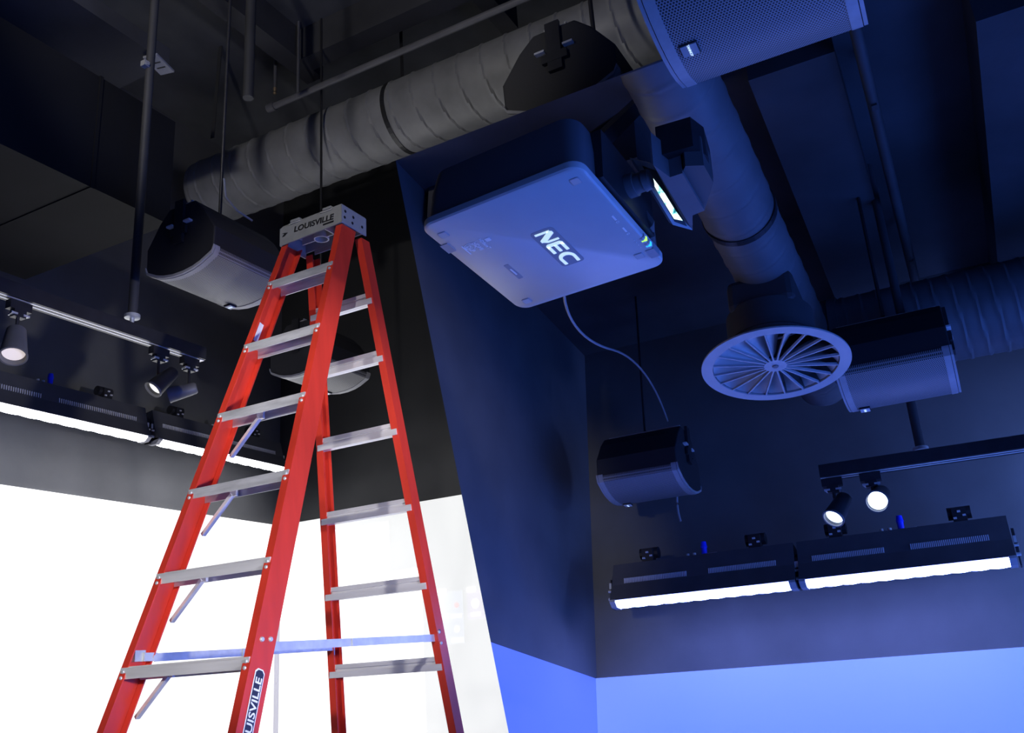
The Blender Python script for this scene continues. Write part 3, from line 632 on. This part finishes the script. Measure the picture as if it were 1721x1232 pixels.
t = thing('spiral_duct', 'blue-lit round spiral duct branching right behind the second loudspeaker', 'duct', T)
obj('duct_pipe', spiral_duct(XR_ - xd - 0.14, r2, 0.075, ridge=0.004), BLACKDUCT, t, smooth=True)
q = MB(); q.ring(r2, r2 + 0.012, -0.02, 0.02, 40, Matrix.Translation((0.06, 0, 0)) @ Matrix.Rotation(math.radians(90), 4, 'Y')); obj('collar', q, BLACKDUCT, t)

# --- swirl diffuser
zf = 1.66; cf_ = at(MR, 1303, 614, 2, zf)
T = BOOTH @ Matrix.Translation((cf_.x, cf_.y, zf)) @ Matrix.Rotation(math.radians(-3.5), 4, 'X') @ Matrix.Scale(0.915, 4)
R0 = 0.315
t = thing('swirl_diffuser', 'round pale blue swirl air diffuser with radial vanes under the duct', 'air diffuser', T)
q = MB(); q.lathe([(R0, 0.0), (R0 * 0.995, 0.006), (R0 * 0.80, 0.05), (R0 * 0.62, 0.075), (R0 * 0.60, 0.10), (R0 * 0.56, 0.10), (R0 * 0.58, 0.07), (R0 * 0.77, 0.044), (R0 * 0.84, 0.002)], 64, caps=False); obj('plenum_cone', q, BLACKDUCT, t, smooth=True)
q = MB(); q.ring(R0 * 0.845, R0, -0.004, 0.003, 72); obj('outer_ring', q, DIFFW, t)
q = MB(); q.lathe([(0.001, -0.005), (0.048, -0.004), (0.05, 0.01), (0.001, 0.012)], 32); hb = obj('hub', q, DIFFW, t, smooth=True)
q = MB(); q.cyl((0, 0, -0.009), (0, 0, -0.004), 0.012, 0.014, n=16); obj('hub_screw', q, DARKGREY, hb)
NV = 20; me = None
for k in range(NV):
    if me is None:
        q = MB(); r0_, r1_ = 0.045, R0 * 0.86; w_ = 0.0065
        q.loft([[(r0_, -w_ / 2, -.004), (r0_, w_ / 2, -.004), (r0_, w_ / 2, .008), (r0_, -w_ / 2, .008)], [(r1_, -w_ / 2, -.004), (r1_, w_ / 2, -.004), (r1_, w_ / 2, .008), (r1_, -w_ / 2, .008)]])
        o = obj('vane_bar', q, DIFFW, t); me = o.data
    else: o = obj('vane_bar', me, DIFFW, t)
    o.matrix_local = Matrix.Rotation(2 * math.pi * (k + .25) / NV, 4, 'Z')
me = None
for k in range(NV):
    if me is None:
        q = MB(); n = 8; fa = 2 * math.pi / NV * 0.86
        for i, rr_ in enumerate((0.06, 0.11, 0.16, 0.20, 0.235, 0.262)):
            pass
        rad = (0.06, 0.11, 0.16, 0.20, 0.235, 0.264); vs = []; fcs = []
        for i, rr_ in enumerate(rad):
            lip = max(0.0, (rr_ - 0.20) / 0.064) ** 2
            for j in range(n + 1):
                u = j / n; a = fa * u
                zz = 0.004 + (0.052 * u * (1 - lip)) * (0.35 + 0.65 * min(1, rr_ / 0.16))
                vs.append((rr_ * math.cos(a), rr_ * math.sin(a), zz))
        m1 = n + 1; nv = len(vs); vs += [(x, y, z + .0025) for x, y, z in vs]
        for i in range(len(rad) - 1):
            for j in range(n):
                a_ = i * m1 + j; fcs.append((a_, a_ + 1, a_ + 1 + m1, a_ + m1)); fcs.append((nv + a_ + m1, nv + a_ + 1 + m1, nv + a_ + 1, nv + a_))
        o = obj('vane', MB().add(vs, fcs), DIFFW, t, smooth=True); me = o.data
    else: o = obj('vane', me, DIFFW, t)
    o.matrix_local = Matrix.Rotation(2 * math.pi * (k + .25) / NV, 4, 'Z')
q = MB(); q.lathe([(R0 * 0.60, 0.085), (R0 * 0.60, 0.24)], 48, caps=False).ring(R0 * 0.60, R0 * 0.63, 0.10, 0.115, 48); obj('neck', q, GREYDUCT, t, smooth=True)
q = MB(); q.bx(-0.145, 0.145, -0.16, 0.16, 0.22, zd - zf - 0.06); obj('boot', q, GREYDUCT, t, bevel=0.03)

# --- loudspeakers of the booth
def booth_rot(tx=0.0, rz=0.0): return Matrix.Rotation(math.radians(rz), 4, 'Z') @ Matrix.Rotation(math.radians(tx), 4, 'X')
zs = 1.60
s1 = speaker('large nearby loudspeaker with perforated grille and brand badge at the top edge', BOOTH @ Matrix.Translation((-0.20, 1.525, zs + 0.0)) @ booth_rot(0), (-1, 1), badge_text=True)
s2 = speaker('loudspeaker hanging beside the round diffuser, blue-lit grille', BOOTH @ Matrix.Translation((-0.16, 3.74, zs)) @ booth_rot(0), (-1, 1))
s3 = speaker('dim small loudspeaker hanging far back near the booth corner, only its grille lit', BOOTH @ Matrix.Translation((-1.475, 4.38, zs - .03)) @ booth_rot(0), (-1, 1))
hang('suspension_rod', 'black rod rising out of the picture from the large nearby loudspeaker', 'rod', BOOTH, (-0.20, 1.525, zs + SPH + .03), (-0.20, 1.525, 3.6), 0.01, BLACKMETAL, 'speaker suspension rods')
a = at(MR, 1480, 510, 1, 3.72); hang('suspension_rod', 'thin dark rod above the loudspeaker beside the round diffuser', 'rod', BOOTH, (a.x, 3.70, zs + SPH + .025), (a.x, 3.70, ZB), 0.008, BLACKMETAL, 'speaker suspension rods')
a = at(MR, 1503, 500, 1, 3.72); hang('suspension_pole', 'thicker dark pole above the loudspeaker beside the round diffuser', 'rod', BOOTH, (a.x + .01, 3.76, zs + SPH + .025), (a.x + .01, 3.76, ZB), 0.018, GREYDUCT)
hang('suspension_rod', 'faint thin rod above the small far loudspeaker near the booth corner', 'rod', BOOTH, (-1.475, 4.36, zs + SPH), (-1.475, 4.36, ZB), 0.006, BLACKMETAL, 'speaker suspension rods')
# --- conduit along the ceiling
a, b = at(MR, 1434, 30, 2, 2.5), at(MR, 1520, 470, 2, 2.5)
tag(obj('ceiling_conduit', MB().cyl((a.x, a.y - .4, 2.5), (b.x * 0.5 + a.x * 0.5 + .02, YB - .05, 2.5), 0.022, n=14).box((a.x, 3.0, 2.62), (0.02, 0.03, 0.30)).box((a.x, 4.2, 2.62), (0.02, 0.03, 0.30)), GREYDUCT, None, smooth=True, m=BOOTH), 'thin conduit running back under the booth ceiling from the large nearby loudspeaker', 'conduit')

# --- track with two lit heads
zt = 1.457
e0, e1 = at(MR, 1380, 806, 2, zt), at(MR, 1721, 757, 2, zt)
dirb = (e1 - e0); dirb.z = 0; dirb.normalize(); e9 = e0 + dirb * 2.3
track('blue-lit lighting track with bright twin rails at the right', BOOTH, (e0.x, e0.y, zt), (e9.x, e9.y, zt), 'lighting tracks')
def ontr(x, y):
    p = at(MR, x, y, 2, zt); s = (p - e0).dot(dirb); q = e0 + dirb * s; return Vector((q.x, q.y, zt))
pa, pb = ontr(1398, 805), ontr(1462, 796)
h = at(MR, 1415, 845, 1, pa.y); spot_head('lit black track spotlight nearest the end of the booth track', BOOTH, pa, (h.x, pa.y, h.z), (-0.38, -0.55, -0.80), LAMPB, r=0.047, ln=0.12, frame_x=dirb)
h = at(MR, 1480, 832, 1, pb.y); spot_head('lit track spotlight facing the viewer, second from the end of the booth track', BOOTH, pb, (h.x, pb.y, h.z), (-0.10, -0.82, -0.50), LAMPB, r=0.05, ln=0.12, frame_x=dirb)
pr = at(MR, 1547, 752, 2, zt + 0.112)
hang('track_hanger_pole', 'dark pole with a shiny foot holding up the booth lighting track', 'pole', BOOTH, (pr.x, pr.y, zt + 0.112), (pr.x, pr.y, 1.895), 0.021, GREYDUCT, 'track hanger poles', foot=STEEL)
pz_ = e0 + dirb * 1.95
wsp = spot_head('added unseen blue track spotlight beyond the right edge, washing the booth wall', BOOTH, Vector((pz_.x, pz_.y, zt)), (pz_.x, pz_.y, zt - .14), (-0.62, 0.78, 0.05), LAMPB, r=.05, ln=.12, frame_x=dirb)  # extra head added out of view to brighten the booth wall in blue
li = bpy.data.lights.new('added_spot_beam', 'SPOT'); li.energy = 150; li.spot_size = math.radians(130); li.spot_blend = 1.0; li.shadow_soft_size = .10; li.color = (.18, .32, 1.0)
lo = bpy.data.objects.new('added_spot_beam', li); sc.collection.objects.link(lo); lo.parent = wsp
dd_ = Vector((-0.62, 0.78, 0.05)).normalized(); lo.matrix_local = Matrix.Translation(Vector((0, 0, -.14)) + dd_ * .15) @ dd_.to_track_quat('-Z', 'Y').to_matrix().to_4x4()
# --- wall washers
yw = YB - 0.40; zw = 0.2325 * yw + 0.015
x0, x1 = -0.391 * yw, -0.1815 * yw
wash_fixture('blue-white glowing wall washer left of the bracket gap in the booth', BOOTH @ Matrix.Translation((x0, yw, zw)), x1 - x0, LEDB, 'blue-white wall washers')
x2, x3 = -0.1775 * yw, 0.028 * yw
wash_fixture('blue-white glowing wall washer under the booth spotlights', BOOTH @ Matrix.Translation((x2, yw, zw)), x3 - x2, LEDB, 'blue-white wall washers')

# ------------------------------------------------------------------ projector
zp = 1.50
PT = BOOTH @ Matrix.Translation((-0.926, 1.980, zp)) @ Matrix.Rotation(math.radians(-5.0), 4, 'Z')
pj = thing('projector', 'big white-bottomed projector hung from the ceiling, large brand logo underneath', 'projector', PT)
LX, LY = 0.255, 0.270
def rrect(lx, ly, r, n=6):
    pts = []
    for sx, sy, a0 in ((1, 1, 0), (-1, 1, 90), (-1, -1, 180), (1, -1, 270)):
        for i in range(n + 1):
            a = math.radians(a0 + 90 * i / n); pts.append((sx * (lx - r) + r * math.cos(a), sy * (ly - r) + r * math.sin(a)))
    return pts
def layer(lx, ly, r, z): return [(x, y, z) for x, y in rrect(lx, ly, r)]
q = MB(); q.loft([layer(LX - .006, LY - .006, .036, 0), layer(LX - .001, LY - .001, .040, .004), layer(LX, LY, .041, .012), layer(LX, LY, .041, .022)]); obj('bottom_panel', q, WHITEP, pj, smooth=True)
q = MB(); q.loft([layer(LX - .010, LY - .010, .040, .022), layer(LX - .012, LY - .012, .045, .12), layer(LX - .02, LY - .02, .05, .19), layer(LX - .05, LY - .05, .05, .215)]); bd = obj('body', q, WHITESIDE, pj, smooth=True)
for (x, y) in ((-.215, -.205), (.215, -.215), (.205, .185), (-.205, .225)):
    q = MB(); q.prism([(x + a, y + b, 0.0015) for a, b in rrect(.0135, .0135, .004, 3)], (0, 0, -.003)); ft = obj('foot_cap', q, FEET, pj)
    q = MB(); q.prism([(x + a, y + b, -.001) for a, b in rrect(.0115, .0115, .004, 3)], (0, 0, -.0012)); obj('foot_pad', q, WHITEP, ft)
# logo plate; text reads along +y with its tops towards +x
q = MB(); q.prism([(a + .026, b + .020, 0.001) for a, b in rrect(.037, .098, .012, 4)], (0, 0, -.0016)); lp = obj('logo_plate', q, PANELG, pj)
LB = basis((.026, .020, -.0012), (0, 1, 0), (1, 0, 0))     # x along the word, y up, z = down out of the panel
def flat(polys):
    q = MB()
    for p in polys: q.prism([(x, y, 0) for x, y in p], (0, 0, .0012), LB)
    return q
hh = .026
N_ = [[(-.088, -hh), (-.080, -hh), (-.080, .012), (-.088, .022)], [(-.088, .012), (-.080, hh), (-.070, hh), (-.044, -.010), (-.044, -hh), (-.054, -hh), (-.080, .010)], [(-.044, -hh + .004), (-.036, -.010), (-.036, hh), (-.044, hh)]]
E_ = [[(-.028, -hh + .006), (-.022, -hh), (-.006, -hh), (-.014, -hh + .010), (-.014, hh - .010), (-.006, hh), (-.022, hh), (-.028, hh - .006)], [(-.020, hh - .0095), (.022, hh - .0095), (.022, hh), (-.020, hh)], [(-.016, -.0045), (.020, -.0045), (.020, .0045), (-.016, .0045)], [(-.020, -hh), (.022, -hh), (.022, -hh + .0095), (-.020, -hh + .0095)]]
C_ = []
nn = 14; cxx = .060
def cp(a, k): 
    ca, sa = math.cos(a), math.sin(a)
    return (cxx + (.030 if k else .015) * ca, (hh if k else hh - .0095) * sa)
for i in range(nn):
    a, b = math.radians(90 + 180 * i / nn), math.radians(90 + 180 * (i + 1) / nn); C_.append([cp(a, 0), cp(a, 1), cp(b, 1), cp(b, 0)])
C_ += [[(cxx, hh - .0095), (.088, hh - .0105), (.088, hh - .001), (cxx, hh)], [(cxx, -hh), (.088, -hh + .001), (.088, -hh + .0105), (cxx, -hh + .0095)]]
obj('logo_lettering', flat(N_ + E_ + C_), LOGOGLOW, lp)
def ptext(name, body, x, y, size, **k):
    q = MB(); q.text(body, size, basis((x, y, -.0004), (0, 1, 0), (1, 0, 0)), **k); return obj(name, q, WHITEINK, pj)
ptext('printed_marks', 'DLP', -.190, -.108, .019, weight=.0004); obj('printed_line', MB().bx(-.2065, -.2035, -.132, -.084, -.001, 0), WHITEINK, pj)
q = MB(); q.ring(.0145, .016, -.001, 0.0, 24, Matrix.Translation((-.186, -.117, 0)))
obj('printed_ring', q, WHITEINK, pj)
ptext('printed_marks', 'HDMI', -.165, -.108, .018, weight=.0005); ptext('printed_marks', 'HDBaseT', -.142, -.108, .014, weight=.0003)
q = MB(); q.prism([(x - .122, y - .120, 0) for x, y in rrect(.008, .008, .002, 2)], (0, 0, -.0012)); obj('printed_square', q, WHITEINK, pj)
q = MB(); q.prism([(x - .150, y + .060, .001) for x, y in rrect(.008, .043, .002, 2)], (0, 0, -.0016)); ml = obj('model_plate', q, PANELG, pj)
obj('printed_line', MB().bx(-.1525, -.1475, .042, .078, -.0014, -.0004), WHITEINK, ml)
for y in (-.02, .045):
    obj('printed_line', MB().bx(.2235, .2285, y - .012, y + .012, -.001, 0), WHITEINK, pj); q = MB(); q.ring(.003, .0045, -.001, 0, 10, Matrix.Translation((.226, y + .022, 0))); obj('printed_ring', q, WHITEINK, pj)
for i in range(4): ptext('printed_marks', '-', .228, .105 + i * .014, .016)
GRNL = emis('green_status_light', (0.45, 1.0, 0.15), 1.4); BLUL = emis('blue_status_light', (0.02, 0.35, 1.0), 2.0)
for y, mm in ((.108, FEET), (.124, GRNL), (.140, FEET), (.154, BLUL)):
    q = MB(); q.box((LX - .006, y, .006), (.016, .007, .012)); obj('status_light', q, mm, pj)
for (x, y, w) in ((-LX + .012, -.145, .02), (LX - .012, .192, .02)):
    q = MB(); q.box((x, y, .010), (.026, .044, .024)); obj('latch_cover', q, PANELG, pj)
# lens side
q = MB(); q.bx(LX - .02, LX + .012, -.16, .16, .03, .19); obj('lens_bay', q, BLACKMETAL, pj)
PI_ = PT.inverted() @ BOOTH
def pw(x, y, z): return PI_ @ at(MR, x, y, 2, z)
l0, l1 = pw(1040, 316, 1.60), pw(1100, 318, 1.62)
q = MB(); q.cyl((LX - .02, l0.y + .01, .10), (LX + .035, l0.y + .01, .10), .034, n=28).cyl((LX + .035, l0.y + .01, .10), (LX + .06, l0.y + .01, .10), .028, n=28).cyl((LX + .06, l0.y + .01, .10), (LX + .078, l0.y + .01, .10), .031, .028, n=28); obj('lens_barrel', q, DARKGREY, pj, smooth=True)
# folded-mirror lens head
zb = 1.56
head = [(1098, 277), (1126, 298), (1147, 291), (1184, 354), (1164, 362), (1164, 387)]
q = MB(); q.prism([pw(x, y, zb) for x, y in head], (0, 0, .11)); hd = obj('mirror_head', q, DARKGREY, pj)
side = [(1147, 290), (1152, 279), (1183, 278), (1199, 307), (1184, 354)]
q = MB(); q.prism([pw(x, y, zb + .012) for x, y in side], (0, 0, .10)); obj('mirror_head_cheek', q, mat('charcoal_shell', (.075, .075, .08), .5), hd)
q = MB(); q.prism([pw(x, y, zb + .06) for x, y in ((1105, 262), (1165, 245), (1188, 262), (1199, 300), (1150, 292), (1126, 300))], (0, 0, .10)); obj('mirror_head_top', q, BLACKMETAL, hd)
# window frame (thin sloping panel) with the lit mirror inside
f1, f2, f3, f4 = pw(1064, 268, 1.66), pw(1131, 378, zb - .002), pw(1164, 387, zb - .004), pw(1098, 276, 1.66)
nrm = (f2 - f1).cross(f4 - f1).normalized(); 
if nrm.z > 0: nrm = -nrm
q = MB(); q.prism([f1, f2, f3, f4], -nrm * .03); wf = obj('window_frame', q, FEET, hd)
def inq(u, v): 
    return (f1.lerp(f2, u)).lerp(f4.lerp(f3, u), v)
q = MB(); q.prism([inq(.07, .30), inq(.93, .22), inq(.955, .80), inq(.10, .93)], nrm * .0012); obj('window_opening', q, INK, wf)
IMG = bpy.data.materials.new('projected_image_in_mirror'); IMG.use_nodes = True; nt = IMG.node_tree; b = nt.nodes['Principled BSDF']; b.inputs['Base Color'].default_value = (.02, .02, .02, 1)
tc = nt.nodes.new('ShaderNodeTexCoord'); ns = nt.nodes.new('ShaderNodeTexNoise'); ns.inputs['Scale'].default_value = 38; ns.inputs['Detail'].default_value = 3; nt.links.new(tc.outputs['Object'], ns.inputs['Vector'])
rp = nt.nodes.new('ShaderNodeValToRGB'); el = rp.color_ramp.elements; el[0].position = .36; el[0].color = (.02, .16, .22, 1); el[1].position = .52; el[1].color = (.75, 1, 1, 1)
e_ = el.new(.42); e_.color = (.12, .62, .60, 1)
nt.links.new(ns.outputs['Fac'], rp.inputs[0]); nt.links.new(rp.outputs[0], b.inputs['Emission Color']); b.inputs['Emission Strength'].default_value = 1.6
q = MB(); q.prism([inq(.13, .34), inq(.50, .27), inq(.88, .28), inq(.87, .74), inq(.70, .66), inq(.45, .64), inq(.25, .50)], nrm * .0026); obj('lit_mirror', q, IMG, wf)
# side plate under the lens
q = MB(); q.prism([pw(1078, 352, 1.60), pw(1097, 378, 1.545), pw(1099, 432, 1.515), pw(1080, 398, 1.53)], (.006, 0, .012)); obj('side_plate', q, DARKGREY, pj)
# mount
tp = Vector((0, 0, .215)); anchor = PI_ @ Vector((-0.93, 2.85, ZB))
q = MB(); q.bx(-.10, .10, -.10, .10, .205, .225).bar((0.02, .02, .22), (0.02, anchor.y, anchor.z), .05, .05).bar((-.05, -.05, .22), (-.03, anchor.y, anchor.z - .02), .018, .018); obj('ceiling_mount', q, BLACKMETAL, pj)
# cables
def cable(label, pts, r=.006, material=CABLE):
    return tag(obj('hanging_cable', MB().tube(pts, r), material, None, smooth=True, m=BOOTH), label, 'cable', 'hanging cables')
def bz(p0, p1, p2, p3, n=14):
    return [((1 - t) ** 3) * p0 + 3 * (1 - t) ** 2 * t * p1 + 3 * (1 - t) * t * t * p2 + t ** 3 * p3 for t in [i / n for i in range(n + 1)]]
R_ = lambda x, y, v: at(MR, x, y, 1, v)
GREYC = mat('grey_cable', (.28, .28, .30), .5)
c1 = bz(R_(948, 470, 2.45), R_(942, 530, 2.6), R_(975, 575, 2.9), R_(1030, 588, 3.3)); c2 = bz(R_(1030, 588, 3.3), R_(1068, 598, 3.6), R_(1100, 640, 4.1), R_(1122, 708, 4.36))
cable('thin cable swagging from behind the projector down to the small far loudspeaker', c1 + c2[1:], .005, GREYC)
cable('short pale cable hanging below the small far loudspeaker', bz(R_(1138, 825, 4.5), R_(1137, 845, 4.5), R_(1139, 862, 4.5), R_(1144, 876, 4.5)), .006, GREYC)
